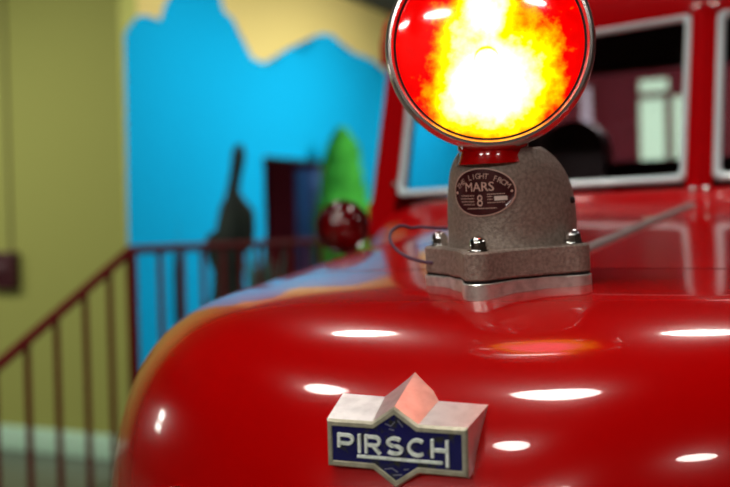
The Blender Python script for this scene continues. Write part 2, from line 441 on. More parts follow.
# ---- nose emblem
EU, EV, EZ = .0035, -.300, CAMZ-.1935
hw, hh, nk, ap = .0715, .0213, .0235, .0145
def eplace(d, rise=.30):
    return lambda x, y: Vector((EU + x*.945 + d*.06, EV + d + x*.03, EZ + y + max(0, d)*rise))
OUT = [(-hw, -hh), (-nk, -hh), (0, -hh-ap), (nk, -hh), (hw, -hh), (hw, hh), (nk, hh), (0, hh+ap), (-nk, hh), (-hw, hh)]
def inset(poly, d):
    n = len(poly); o = []
    for i in range(n):
        a, p, c_ = Vector(poly[i-1]), Vector(poly[i]), Vector(poly[(i+1) % n])
        d1, d2 = (p-a).normalized(), (c_-p).normalized(); n1, n2 = Vector((-d1.y, d1.x)), Vector((-d2.y, d2.x))
        m = (n1+n2).normalized(); o.append(tuple(p + m*(d/max(.3, m.dot(n1)))))
    return o
KB = (-.20, -.20, -.06, .03, .06, .06, .0, -.16, -.22, -.20)   # the casting flares unevenly towards the hood
BACK = [(x + (k-.06)*.085/.945, y) for (x, y), k in zip(OUT, KB)]
eb = bmesh.new(); I1, I2, I3 = inset(OUT, .0018), inset(OUT, .0052), inset(OUT, .0066)
rings = [[eb.verts.new(f(*p)) for p in pl] for pl, f in ((BACK, eplace(.085)), (OUT, eplace(.002)), (I1, eplace(0)), (I2, eplace(0)), (I2, eplace(.0012)), (I3, eplace(.0016)))]
for k, (a, b_) in enumerate(zip(rings, rings[1:])):
    for i in range(10):
        f_ = eb.faces.new((a[i], a[(i+1) % 10], b_[(i+1) % 10], b_[i])); f_.material_index = 0 if k < 1 else 1
emblem = obj('emblem', eb, [NICKEL, BRASS], truck, angle=25)
emblem['label'] = 'cast metal nose emblem with pointed top and navy lettered panel'
pb = bmesh.new(); prism(pb, inset(OUT, .0056), eplace(.0013), eplace(.004)); obj('enamel_panel', pb, NAVY, emblem)['label'] = 'chipped navy blue enamel panel'
lt = bmesh.new(); f0, f1 = eplace(-.0006), eplace(.0016); sw_ = .0029
T_, Bt = .0082, -.0050
def st(pts, w=sw_): ribbon(lt, pts, w, f0, f1)
mid = .0008
st([(-.0582, T_+.0017), (-.0582, -.0030)])                                   # P, its lower stem worn
st([(-.0582, T_), (-.0490, T_)] + arc(-.0490, (T_+mid)/2, .0052, (T_-mid)/2, 90, -90) + [(-.0582, mid)])
st([(-.0365, T_+.0017), (-.0365, Bt-.0017)])                                 # I
st([(-.0295, Bt-.0017), (-.0295, T_+.0017)])                                  # R
st([(-.0295, T_), (-.0205, T_)] + arc(-.0205, (T_+mid)/2, .0048, (T_-mid)/2, 90, -90) + [(-.0295, mid)])
st([(-.0225, mid), (-.0152, Bt-.0017)])
S = [(.0070, T_-.0022)] + arc(-.0002, .0049, .0068, .0034, 35, 270, 14) + arc(-.0004, -.0017, .0074, .0033, 90, -150, 16)
st(S[1:])                                                                     # S
st(arc(.0225, (T_+Bt)/2, .0082, (T_-Bt)/2, 48, 312, 22))                     # C
st([(.0375, T_+.0017), (.0375, Bt-.0010)]); st([(.0520, T_+.0017), (.0520, -.0130)]); st([(.0375, mid), (.0520, mid)])   # H
st([(-.0390, -.0098), (.0470, -.0098)], .0022)                               # underline
obj('lettering', lt, LETTER, emblem)['label'] = 'pale underlined capital letters'
# faint worn scrollwork above and below the word
FADED = mat('faded_enamel', (.20, .20, .28, 1), .4)
for pts in ([(-.010, .0205), (-.004, .0185), (0, .0225)], [(.003, .0240), (.008, .0185)], [(-.006, .0160), (-.001, .0150)], [(-.012, -.0200), (-.004, -.0185), (.002, -.0215)], [(-.003, -.0245), (.006, -.0235)], [(.008, -.0190), (.013, -.0180)]):
    wk = bmesh.new(); ribbon(wk, pts, .0008, eplace(.0010), eplace(.0020)); obj('worn_scroll', wk, FADED, emblem)

# ------------------------------------------------------------------ the oscillating warning light (a thing of its own, bolted on the hood)
LZ = hood_z(0, 0) - .001
TILT = math.atan(sl)                                # follows the slope of the hood
lamp = thing('warning_light', 'large glowing red warning light on a grey cast base bolted to the hood', 'warning light', (ORG.x, ORG.y, LZ), -YAW)
Mt = Matrix.Rotation(TILT*.8, 4, 'X')
def lobes(arm, r, diag, n=14):
    """closed outline with four rounded lobes joined by slightly hollow sides; first lobe towards the right"""
    pts = []
    for k in range(4):
        a = k*PI/2
        for i in range(n+1):
            t = -70 + 140*i/n
            p = Vector((arm + r*math.cos(math.radians(t)), r*math.sin(math.radians(t))))
            pts.append((p.x*math.cos(a)-p.y*math.sin(a), p.x*math.sin(a)+p.y*math.cos(a)))
        d = a+PI/4
        for off in (-.5, 0, .5):
            rr_ = diag*(1 + .03*off*off)
            pts.append((rr_*math.cos(d+off*.55), rr_*math.sin(d+off*.55)))
    return pts
def slab(bm, poly, z0_, z1_, bev):
    P2 = inset(poly, bev)
    R_ = [[bm.verts.new(Mt @ Vector((x, y, z))) for x, y in pl] for pl, z in ((P2, z0_), (poly, z0_+bev), (poly, z1_-bev), (P2, z1_))]
    n = len(poly)
    for a, b_ in zip(R_, R_[1:]):
        for i in range(n): bm.faces.new((a[i], a[(i+1) % n], b_[(i+1) % n], b_[i]))
    bm.faces.new(R_[0][::-1]); bm.faces.new(R_[-1])
    return bm
obj('base_plate', slab(bmesh.new(), lobes(.0795, .0185, .064), -.006, .0125, .0012), ALU, lamp)['label'] = 'polished metal base plate'
obj('gasket', slab(bmesh.new(), lobes(.080, .0165, .0625), .0120, .0155, .0004), BLACKGAP, lamp)
obj('mounting_flange', slab(bmesh.new(), lobes(.0795, .0175, .0665), .0150, .0455, .0018), CAST, lamp)
# housing
hb = bmesh.new(); rows_ = []
NT = 72
def radius(th, z):
    s = (1+math.cos(th))/2; s = (s*s*(3-2*s))**1.5
    zz = (z-.045)
    rf_ = .0545
    if zz > .080: rf_ *= math.sqrt(max(.0, 1-((zz-.080)/.036)**2))*.45 + .55
    rb = .0925*max(.0, 1-(max(0, zz-.022)/.0945)**2.3)**(1/2.3) - max(0, .022-zz)*.12
    rb = max(rb, .026)
    return rf_*(1-s) + rb*s
zs = [.043, .050, .060, .070, .080, .090, .100, .110, .118, .126, .133, .139, .144, .148, .151, .153]
for i, z in enumerate(zs):
    row = []
    for k in range(NT):
        th = 2*PI*k/NT; r = radius(th, z) + (.0035*(1-i/2) if i < 2 else 0)
        row.append(hb.verts.new(Mt @ Vector((r*math.sin(th), r*math.cos(th), z))))
    rows_.append(row)
for a, b_ in zip(rows_, rows_[1:]):
    for k in range(NT): hb.faces.new((a[k], a[(k+1) % NT], b_[(k+1) % NT], b_[k]))
hb.faces.new(rows_[-1]); hb.faces.new(rows_[0][::-1])
housing = obj('housing', hb, CAST, lamp, angle=60); housing['label'] = 'grey rough cast motor housing with rounded back'
kn = bmesh.new()
pd = Vector((math.sin(math.radians(72)), math.cos(math.radians(72)), 0)); pr = radius(math.radians(72), .092)
lathe(kn, [(0, .004), (.003, .0035), (.004, 0), (.004, -.004)], 12, Mt @ Matrix.Translation(pd*pr + Vector((0, 0, .092))) @ pd.to_track_quat('Z', 'Y').to_matrix().to_4x4())
obj('grease_plug', kn, BLACKGAP, housing)
# neck
nb = lathe(bmesh.new(), [(.040, .138), (.037, .146), (.036, .152), (.039, .155), (.039, .160), (.034, .165), (.034, .185), (0, .185)], 40, Mt @ Matrix.Translation((.0, -.022, 0)))
obj('swivel_neck', nb, RED, lamp)['label'] = 'red neck under the lens'
# acorn nuts
for k, (x, y) in enumerate(((.0795, 0), (0, .0795), (-.0795, 0), (0, -.0795))):
    nb = lathe(bmesh.new(), [(.0112, .0450), (.0116, .0465), (.0112, .0475), (.009, .0480)], 24, Mt @ Matrix.Translation((x, y, 0)))
    lathe(nb, [(.0095, .0478), (.0095, .0512)], 6, Mt @ Matrix.Translation((x, y, 0)))
    lathe(nb, [(.0092, .0510), (.0092, .0545), (.0082, .0578), (.0060, .0602), (.0030, .0615), (0, .0618)], 24, Mt @ Matrix.Translation((x, y, 0)))
    obj('acorn_nut', nb, CHROME, lamp)
# nameplate wrapped round the front of the housing
PZ, PA, PB_ = .1075, .039, .0262
RW = .0550
def wrap(x, y, lift=0.0):
    a = x/RW - .07; r = radius(PI + a, PZ+y) + .0006 + lift
    return Mt @ Vector((r*math.sin(a)*1.0, -r*math.cos(a), PZ+y))
nb = bmesh.new(); rings = []
for f, l in ((1.0, -.0008), (1.0, .0010), (.955, .0012), (.94, .0006)):
    rings.append([nb.verts.new(wrap(PA*f*math.cos(2*PI*k/64), PB_*f*math.sin(2*PI*k/64), l)) for k in range(64)])
for f in (.8, .6, .4, .2):
    rings.append([nb.verts.new(wrap(PA*f*math.cos(2*PI*k/64), PB_*f*math.sin(2*PI*k/64), .0006)) for k in range(64)])
cv = nb.verts.new(wrap(0, 0, .0006))
for i, (a, b_) in enumerate(zip(rings, rings[1:])):
    for k in range(64): nb.faces.new((a[k], a[(k+1) % 64], b_[(k+1) % 64], b_[k])).material_index = 1 if i in (1, ) else 0
for k in range(64): nb.faces.new((rings[-1][k], rings[-1][(k+1) % 64], cv))
npl = obj('nameplate', nb, [PLATE, PLATEINK], lamp, angle=50); npl['label'] = 'oval maroon nameplate with pale lettering'
tx = bmesh.new()
def put(V, P, fn):
    vs = [tx.verts.new(fn(v.x, v.y)) for v in V]
    for p in P:
        try: tx.faces.new([vs[i] for i in p])
        except ValueError: pass
def arc_text(s, size, rad, cy, spread):
    n = len(s)
    for i, ch in enumerate(s):
        if ch == ' ': continue
        V, P = text_mesh(ch, size); a = -spread + 2*spread*i/(n-1)
        put(V, P, lambda x, y, a=a: wrap((rad+y)*math.sin(a) + x*math.cos(a), cy + (rad+y)*math.cos(a) - x*math.sin(a), .0010))
arc_text('THE LIGHT FROM', .0084, .0437, -.0290, .70)
for dx in (-.0004, .0, .0004):
    V, P = text_mesh('MARS', .0140); put(V, P, lambda x, y, dx=dx: wrap(x*1.0+dx-.002, y+.0012, .0012+dx))
V, P = text_mesh('8', .0180); put(V, P, lambda x, y: wrap(x*.85-.001, y-.0152, .0010))
for yy, xa, xb in ((-.0040, -.026, -.0075), (-.0072, -.027, -.0075), (-.0104, -.026, -.0075), (-.0136, -.023, -.0075), (-.0030, .0075, .0270), (-.0055, .0075, .0130), (-.0085, .0075, .0130), (-.0120, .0075, .0260), (-.0180, -.017, .017)):
    x = xa
    while x < xb:                                   # rows of illegible small print
        w = random.uniform(.0008, .0022)
        put([Vector(p) for p in ((x, yy, 0), (min(x+w, xb), yy, 0), (min(x+w, xb), yy+.0011, 0), (x, yy+.0011, 0))], [(0, 1, 2, 3)], lambda a, b_: wrap(a, b_, .0010)); x += w + .0007
obj('plate_lettering', tx, PLATEINK, npl)
fb = bmesh.new(); rr = []
for y in (-.0095, -.0070, -.0048): rr.append([wrap(.0150 + .0140*i/8, y, .0011) for i in range(9)])
grid(fb, rr); obj('stamped_serial_field', fb, PLATEPALE, npl)
for x in (-.034, .034):
    rv = bmesh.new()
    p = wrap(x, 0, .0006); q_ = wrap(x, 0, .01); lathe(rv, [(0, .0014), (.0012, .001), (.0016, 0)], 10, Matrix.Translation(p) @ (q_-p).to_track_quat('Z', 'Y').to_matrix().to_4x4())
    obj('plate_rivet', rv, PLATEINK, npl)

# head: bezel, lens, bowl; axis looks at the camera side
hc_w = at(489.2, 43.5, 1.075); hc = tl(hc_w) - Vector((0, 0, LZ))
fdir_w = Vector((-hc_w.x, -hc_w.y, 0)).normalized(); fdir = Vector((fdir_w.dot(BX), fdir_w.dot(NY), 0))
xax = Vector((0, 0, 1)).cross(fdir).normalized()
Mh = Matrix(((xax.x, 0, fdir.x, hc.x), (xax.y, 0, fdir.y, hc.y), (0, 1, 0, hc.z), (0, 0, 0, 1)))
bzb = lathe(bmesh.new(), [(.0975, -.040), (.1045, -.040), (.1085, -.039), (.1104, -.0355), (.1106, -.0285), (.1092, -.0235), (.1094, -.020), (.1112, -.0185), (.1122, -.014), (.1118, -.007), (.1100, -.002), (.1075, .0012), (.1045, .0015), (.1025, -.001), (.1012, -.006), (.1000, -.008)], 96, Mh)
obj('bezel', bzb, BEZEL, lamp, angle=30)['label'] = 'chrome ring around the lens'
obj('bezel_seal', lathe(bmesh.new(), [(.1022, -.004), (.1000, -.0035), (.0985, -.0055), (.0985, -.010)], 72, Mh), BLACKGAP, lamp)
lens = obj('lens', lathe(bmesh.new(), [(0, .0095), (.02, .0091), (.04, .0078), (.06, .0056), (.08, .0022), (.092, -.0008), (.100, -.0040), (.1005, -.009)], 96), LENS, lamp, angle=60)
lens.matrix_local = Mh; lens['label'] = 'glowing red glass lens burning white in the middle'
obj('reflector_bowl', lathe(bmesh.new(), [(.1045, -.038), (.101, -.046), (.092, -.060), (.075, -.078), (.050, -.095), (.025, -.102), (0, -.104)], 72, Mh), CAST, lamp, angle=60)
# wire
wp = [tl(at(*p)) - Vector((0, 0, LZ)) for p in ((436, 263, 1.17), (425, 262, 1.175), (410, 258, 1.18), (398, 251, 1.19), (390.5, 241, 1.20), (391, 232, 1.21), (398, 226.5, 1.22), (405, 226, 1.225), (411, 228, 1.23), (420, 227, 1.235), (436, 228, 1.24), (452, 229.5, 1.245), (468, 234, 1.25))]
cab_ = obj('wire', tube(bmesh.new(), smooth_path(wp, 6), .0020, 8), CABLE, lamp); cab_['label'] = 'thin mauve grey wire looping out of the base'

# ------------------------------------------------------------------ beacon lamp at the far side of the cowl
bw = at(343, 227, 2.28); b_l = tl(bw)
beacon = thing('beacon_lamp', 'small round dark red lamp on the far side of the hood, before the mural', 'lamp', (bw.x, bw.y, bw.z), -YAW)
fd = Vector((-bw.x, -bw.y, .0)).normalized(); fdl = Vector((fd.dot(BX), fd.dot(NY), 0)); xa_ = Vector((0, 0, 1)).cross(fdl)
Mb = Matrix(((xa_.x, 0, fdl.x, 0), (xa_.y, 0, fdl.y, 0), (0, 1, 0, 0), (0, 0, 0, 1)))
obj('lens', lathe(bmesh.new(), [(0, .030), (.015, .0285), (.030, .0235), (.042, .0155), (.050, .005), (.053, -.004)], 48, Mb), BEACON, beacon)
obj('bezel', lathe(bmesh.new(), [(.052, -.006), (.053, .001), (.057, .002), (.0605, -.002), (.061, -.010), (.058, -.016)], 48, Mb), mat('glossy_dark_red_rim', (.05, .003, .006, 1), .15, 0, 1, .05), beacon)
obj('shell', lathe(bmesh.new(), [(.058, -.015), (.055, -.035), (.045, -.060), (.028, -.078), (0, -.085)], 40, Mb), CABRED, beacon)
obj('bracket', tube(bmesh.new(), smooth_path([(0, .03, -.05), (.0, .05, -.12), (.03, .16, -.17), (.10, .30, -.18)], 5), .014, 10), CABRED, beacon)

# ------------------------------------------------------------------ room
OLIVE = mat('olive_yellow_wall_paint', (.40, .43, .115, 1), .75, spec=.2)
YELLOW = mat('warm_yellow_wall_paint', (.66, .55, .20, 1), .75, spec=.2)
SKY = mat("mural_blue_paint", (.003, .37, .72, 1), .85, spec=.05)
FLOORM = mat('grey_green_concrete', (.10, .115, .085, 1), .35, noise=(2, (.08, .09, .065, 1), .35, .7))
CEILM = mat('grey_ceiling', (.07, .065, .06, 1), .9)
SKIRT = mat('pale_mint_skirting', (.62, .95, .72, 1), .6)
RAILM = mat('oxblood_rail_paint', (.15, .004, .006, 1), .6, spec=.2)
MAROON = mat('maroon_wall', (.20, .012, .022, 1), .7)
GREYW = mat('dark_side_wall', (.06, .04, .03, 1), .8)
HC = 4.1
CV, MU = 4.72, -4.70                                # convex corner where the olive wall meets the mural wall
c0 = on_v(123, 150, CV)
# put the corner exactly where the two walls meet in view
MU = c0.x
UR, VB, VF = 6.0, -7.0, 15.5
struct('floor', B((-11, VB, -.1), (UR, VF, 0)), FLOORM)
struct('ceiling', B((-11, VB, HC), (UR, VF, HC+.1)), CEILM)
struct('wall_left', B((-11, CV, 0), (MU, CV+.2, HC)), OLIVE)
struct('baseboard_left', B((-11, CV-.025, 0), (MU+.025, CV, .19), .004), SKIRT)
d0, d1 = on_u(262.5, 156, MU), on_u(329, 160, MU)
dv0, dv1, dz = d0.y, d1.y, d0.z
mw = bmesh.new()
for lo, hi in (((MU-.2, CV+.2, 0), (MU, dv0, HC)), ((MU-.2, dv1, 0), (MU, VF, HC)), ((MU-.2, dv0, dz), (MU, dv1, HC)) ): box(mw, lo, hi)
wall_m = struct('wall_mural', mw, YELLOW)
# painted blue sky: the outline of the paint on the wall
top = [(124, 34), (129, 26), (137, 16), (146, 15), (154, 22), (160, 20), (164, 6), (172, -8), (190, -14), (208, -12), (220, -4), (224, 12), (232, 18), (236, 32), (244, 44), (252, 58), (264, 63), (274, 66), (281, 54), (288, 48), (297, 50), (304, 58), (308, 42), (318, 34), (330, 34), (338, 40), (343, 50), (354, 53), (364, 56), (374, 61), (379, 72), (388, 74), (396, 84), (410, 90), (425, 95)]
pts = [on_u(x, y, MU) for x, y in top]
poly = [(CV+.004, .42)] + [(p.y, p.z) for p in pts] + [(VF-.05, pts[-1].z), (VF-.05, .42), (dv1, .42), (dv1, dz), (dv0, dz), (dv0, .42)]
mp = bmesh.new(); prism(mp, poly, lambda a, z: Vector((MU+.004, a, z)), lambda a, z: Vector((MU-.004, a, z)))
bmesh.ops.triangulate(mp, faces=[f for f in mp.faces if len(f.verts) > 4])
struct('painted_sky', mp, SKY, parent=wall_m)
# doorway: dark recess and a blue leaf standing open inside
DOORB = mat('dark_blue_door', (.02, .14, .42, 1), .6)
VOID = mat('dark_maroon_room', (.16, .008, .028, 1), .8)
rc = bmesh.new()
for lo, hi in (((MU-1.6, dv0-.9, .40), (MU-1.55, dv1+1.2, dz+.3)), ((MU-1.6, dv0-.95, .40), (MU-.2, dv0-.9, dz+.3)), ((MU-1.6, dv1+1.2, .40), (MU-.2, dv1+1.25, dz+.3)), ((MU-1.6, dv0-.95, dz+.3), (MU-.2, dv1+1.25, dz+.35)), ((MU-1.6, dv0-.95, .35), (MU-.2, dv1+1.25, .40))): box(rc, lo, hi)
struct('wall_inner_room', rc, VOID)
dr = bmesh.new(); ld, ln_ = Vector((-.718, .695)), Vector((.695, .718))
prism(dr, [(0, 0), (.86, 0), (.86, .045), (0, .045)], lambda a, c_: Vector((MU-.10+ld.x*a-ln_.x*c_, dv1-.02+ld.y*a-ln_.y*c_, .42)), lambda a, c_: Vector((MU-.10+ld.x*a-ln_.x*c_, dv1-.02+ld.y*a-ln_.y*c_, dz-.03)))
dro = struct('door_1', dr, DOORB)
obj('door_handle', tube(bmesh.new(), [(MU-.10+ld.x*.78-ln_.x*.045, dv1-.02+ld.y*.78-ln_.y*.045, 1.4), (MU-.10+ld.x*.78-ln_.x*.10, dv1-.02+ld.y*.78-ln_.y*.10, 1.4), (MU-.10+ld.x*.68-ln_.x*.10, dv1-.02+ld.y*.68-ln_.y*.10, 1.4)], .012), CHROME, dro)
struct('trim_1', box(box(box(bmesh.new(), (MU-.2, dv0, .4), (MU-.1, dv0+.03, dz)), (MU-.2, dv1-.006, .4), (MU-.1, dv1, dz)), (MU-.2, dv0, dz-.03), (MU-.1, dv1, dz)), VOID)
# other walls
struct('wall_right', B((UR, VB, 0), (UR+.2, VF, HC)), GREYW)
struct('wall_rear', B((-11, VB-.2, 0), (UR, VB, HC)), GREYW)
struct('wall_far_left', B((-11.2, VB, 0), (-11, CV, HC)), GREYW)
# far wall with the lit windows seen through the cab
FV = 9.0
wins = [(on_v(640, 100, FV), on_v(667, 160, FV)), (on_v(673, 97, FV), on_v(688, 162, FV)), (on_v(640, 81, FV), on_v(669, 91, FV)), (on_v(582, 88, FV), on_v(593, 126, FV))]
fw_ = bmesh.new(); box(fw_, (-2.75, FV, 0), (UR, FV+.15, HC)); struct('wall_far', fw_, MAROON)
struct('wall_end', B((MU-.2, VF, 0), (-2.6, VF+.2, HC)), YELLOW)
struct('wall_passage', B((-2.75, FV+.15, 0), (-2.6, VF, HC)), YELLOW)
WINM = mat('daylit_window_pane', (.5, .7, .5, 1), .3, emit=((.60, .95, .62, 1), .95))
WINB = mat('evening_lit_pane', (.5, .5, .7, 1), .3, emit=((.55, .50, .40, 1), .6))
for i, (a, b_) in enumerate(wins):
    xa2, xb2, za2, zb2 = a.x, b_.x, b_.z, a.z
    f_ = bmesh.new()
    for lo, hi in (((xa2-.05, FV-.05, za2-.05), (xb2+.05, FV, za2)), ((xa2-.05, FV-.05, zb2), (xb2+.05, FV, zb2+.05)), ((xa2-.05, FV-.05, za2), (xa2, FV, zb2)), ((xb2, FV-.05, za2), (xb2+.05, FV, zb2))): box(f_, lo, hi)
    wo = struct('window_%d' % (i+1), f_, MAROON)
    struct('pane', B((xa2, FV-.02, za2), (xb2, FV-.005, zb2)), WINM if i < 3 else WINB, parent=wo)
wl = bmesh.new(); WA, WB_, WC, WD = 1.45, 1.95, 1.35, 2.15
for lo, hi in (((-11, WA-.06, WC-.06), (-10.94, WA, WD+.06)), ((-11, WB_, WC-.06), (-10.94, WB_+.06, WD+.06)), ((-11, WA, WD), (-10.94, WB_, WD+.06)), ((-11, WA, WC-.06), (-10.94, WB_, WC)), ((-11, WA, 1.62), (-10.94, WB_, 1.74)), ((-11, 1.66, WC), (-10.94, 1.74, 1.62))): box(wl, lo, hi)
wo = struct('window_5', wl, SKIRT)  # unseen glowing window, added for its small glint on the nose
struct('pane', B((-10.99, WA, WC), (-10.97, WB_, WD)), mat('added_bright_pane', (.8, .8, .8, 1), .3, emit=((1, .97, .9, 1), 14)), parent=wo)
struct('trim_2', B((-2.75, FV-.05, .95), (UR, FV, 1.05), .01), MAROON)

# ------------------------------------------------------------------ stair landing, steps and red railing
p0 = tl(at(131, 250, 4.3)); RU, RV, RZ = p0.x, p0.y, p0.z
LAND = .40; RV1 = 8.6
lb = bmesh.new(); box(lb, (RU-.85, RV, 0), (RU+.06, CV, LAND)); box(lb, (MU, CV, 0), (RU+.06, 10.5, LAND))
struct('floor_landing', lb, FLOORM)
stp = bmesh.new()
for k in range(2): box(stp, (RU-.85, RV-.62+.31*k, 0), (RU+.06, RV-.31+.31*k, .133*(k+1)))
struct('floor_steps', stp, FLOORM)
rail = thing('stair_railing', 'oxblood red metal stair railing with thin upright balusters beside the mural', 'railing', W(RU, RV, LAND), -YAW)
def rl(u, v, z): return Vector((u-RU, v-RV, z-LAND))
sl0 = tl(at(0, 365, 1)); c_ = tl(Vector((0, 0, CAMZ)))
rz_ = on_u(0, 364, RU); slope = (RZ-rz_.z)/(RV-rz_.y)
VS = RV - 1.35
tb = bmesh.new(); tube(tb, [rl(RU, RV, RZ), rl(RU, RV1, RZ)], .019, 12); obj('landing_handrail', tb, RAILM, rail)
tb = bmesh.new(); tube(tb, [rl(RU, RV, RZ), rl(RU, VS, RZ-slope*(RV-VS))], .021, 12); obj('sloping_handrail', tb, RAILM, rail)
def foot(v): return LAND if v >= RV else .133*2 if v > RV-.31 else .133 if v > RV-.62 else 0.0
obj('newel_post', B(tuple(rl(RU-.018, RV-.018, LAND)), tuple(rl(RU+.018, RV+.018, RZ+.01)), .004), RAILM, rail)
xs_ = [on_u(x, 260, RU).y for x in (160, 183, 203)]
stepv = (xs_[-1]-xs_[0])/2
vlist = [xs_[0]+stepv*k for k in range(40) if xs_[0]+stepv*k < RV1]
vlist += [on_u(x, 300, RU).y for x in (110, 85, 55.5, 25.5, -8, -45)]
for v in vlist:
    zt = RZ if v >= RV else RZ - slope*(RV-v)
    if v < VS: continue
    obj('baluster', B(tuple(rl(RU-.010, v-.010, foot(v))), tuple(rl(RU+.010, v+.010, zt)), .002, 1), RAILM, rail)
obj('newel_post', B(tuple(rl(RU-.018, RV1-.018, LAND)), tuple(rl(RU+.018, RV1+.018, RZ+.01)), .004), RAILM, rail)
obj('newel_post', B(tuple(rl(RU-.018, VS-.018, 0)), tuple(rl(RU+.018, VS+.018, RZ-slope*(RV-VS)+.01)), .004), RAILM, rail)

# ------------------------------------------------------------------ dark figure, pot plant, shrub, alarm box
DGREEN = mat('dark_green_patina', (.008, .020, .014, 1), .65, noise=(9, (.022, .045, .030, 1), .4, .7), bump=(40, .4, .01))
fp = at(231, 300, 5.7); fl = tl(fp)
fig = thing('cactus_sculpture', 'tall dark green narrow-topped sculpture standing behind the red railing', 'sculpture', W(fl.x, fl.y, LAND), -YAW)
def fpt(px, py, d=5.7): return tl(at(px, py, d)) - Vector((fl.x, fl.y, LAND))
prof = [(222, 420, .10), (224, 380, .10), (226, 330, .095), (228, 290, .090), (229, 262, .090), (231, 235, .090), (233, 215, .082), (234, 203, .072), (233, 195, .044), (234, 186, .036), (235.5, 175, .035), (237.5, 165, .038), (238.5, 156, .040), (239, 149, .032), (239.5, 144, .012)]
P_ = [fpt(x, y) for x, y, r in prof]; P_[0].z = 0
obj('trunk', tube(bmesh.new(), smooth_path(P_, 3), [prof[min(i//3, 14)][2] + (prof[min(i//3+1, 14)][2]-prof[min(i//3, 14)][2])*(i % 3)/3 for i in range(14*3+1)], 18), DGREEN, fig, angle=80)
obj('arm', tube(bmesh.new(), smooth_path([fpt(226, 270), fpt(218, 262), fpt(214, 245), fpt(216, 232)], 5), [.05]*4+[.05]*4+[.05]*4+[.046, .04, .03, .015], 14), DGREEN, fig, angle=80)
obj('arm', tube(bmesh.new(), smooth_path([fpt(240, 250), fpt(246, 236), fpt(247, 218), fpt(246, 203)], 5), [.05]*8+[.045]*4+[.04, .03, .02, .010], 14), DGREEN, fig, angle=80)
# thin-leaved plant left of it and a pale green one at its foot
def leafy(name, label, cat, px, py, d, n, L, w, m, spread, pot=True):
    p = tl(at(px, py, d)); base = W(p.x, p.y, LAND)
    t = thing(name, label, cat, base, -YAW)
    obj('pot', lathe(bmesh.new(), [(0, 0), (.11, 0), (.15, .22), (.165, .23), (.165, .26), (.145, .26), (.14, .22), (0, .22)], 28), mat('clay_pot', (.10, .05, .03, 1), .8), t)
    lf = bmesh.new()
    for k in range(n):
        a = 2*PI*k/n*2.618; s = spread*(.3+.7*random.random()); l = L*random.uniform(.75, 1)
        row = []
        for i in range(7):
            q = i/6; r = s*q**1.4; z = .24 + l*q*(1-.25*s*q); ww = w*(math.sin(PI*(.12+.86*q)))
            c2 = Vector((math.cos(a)*r, math.sin(a)*r, z)); sd = Vector((-math.sin(a), math.cos(a), 0))*ww
            row.append([c2-sd, c2+Vector((math.cos(a), math.sin(a), 0))*ww*.35-Vector((0, 0, ww*.3)), c2+sd])
        grid(lf, row)
    obj('leaves', lf, m, t, angle=80)
    return t
AGAVE = mat('grey_green_leaf', (.09, .20, .16, 1), .6)
BLUEG = mat('dark_blue_green_leaf', (.012, .075, .12, 1), .6)
zt = tl(at(262, 250, 6.5)).z
leafy('potted_agave', 'pale grey-green potted plant at the foot of the dark sculpture', 'plant', 264, 300, 6.5, 26, (zt-LAND-.24)*1.12, .035, AGAVE, .17)
zt = tl(at(178, 214, 5.15)).z
leafy('potted_snake_plant', 'dark blue-green upright plant behind the railing, left of the sculpture', 'plant', 178, 300, 5.15, 7, (zt-LAND-.24)*1.05, .018, BLUEG, .035)
# conical shrub by the doorway
SHRUB = mat('bright_green_foliage', (.055, .38, .045, 1), .8, noise=(16, (.035, .26, .03, 1), .4, .65), spec=.1)
sp = on_u(343.5, 200, MU+.36)
shr = thing('conical_shrub', 'bright green conical shrub against the blue mural beside the doorway', 'shrub', W(sp.x, sp.y, LAND), -YAW)
ppm = F/((at(343, 200, 1)-Vector((0, 0, CAMZ))).length)  # scale below uses the shrub's own distance
dist = (W(sp.x, sp.y, CAMZ) - Vector((0, 0, CAMZ))).length
def shz(py): return on_u(343, py, MU+.36).z - LAND
core = bmesh.new(); hs = [(129, 3), (136, 8), (144, 13), (152, 16), (168, 18.5), (185, 21), (198, 24), (208, 28), (225, 29), (245, 29), (265, 27), (285, 20), (300, 10)]
H = [(shz(y), w*dist/F*1.12) for y, w in hs]
lathe(core, [(0, H[0][0])] + [(w*.86, z) for z, w in H] + [(0, H[-1][0]-.02)], 24)
for i in range(1700):
    z = random.uniform(H[-1][0], H[0][0]); w = 0
    for (za, wa), (zb_, wb_) in zip(H, H[1:]):
        if zb_ <= z <= za: w = wb_ + (wa-wb_)*(z-zb_)/(za-zb_)
    a = random.uniform(0, 2*PI); r = w*random.uniform(.8, 1.04); c2 = Vector((r*math.cos(a), r*math.sin(a), z))
    s = .045; o_ = Euler((random.uniform(-.8, .8), random.uniform(-.8, .8), a)).to_matrix()
    core.faces.new([core.verts.new(c2 + o_ @ Vector(q)*s) for q in ((0, -.5, -.4), (.3, .0, .0), (0, .5, .4), (-.1, 0, .9))])
obj('foliage', core, SHRUB, shr, recalc=False)
obj('stem', tube(bmesh.new(), [(0, 0, .0), (0, 0, max(.25, H[-1][0]+.2))], .035, 10), mat('brown_bark', (.05, .03, .02, 1), .9), shr)
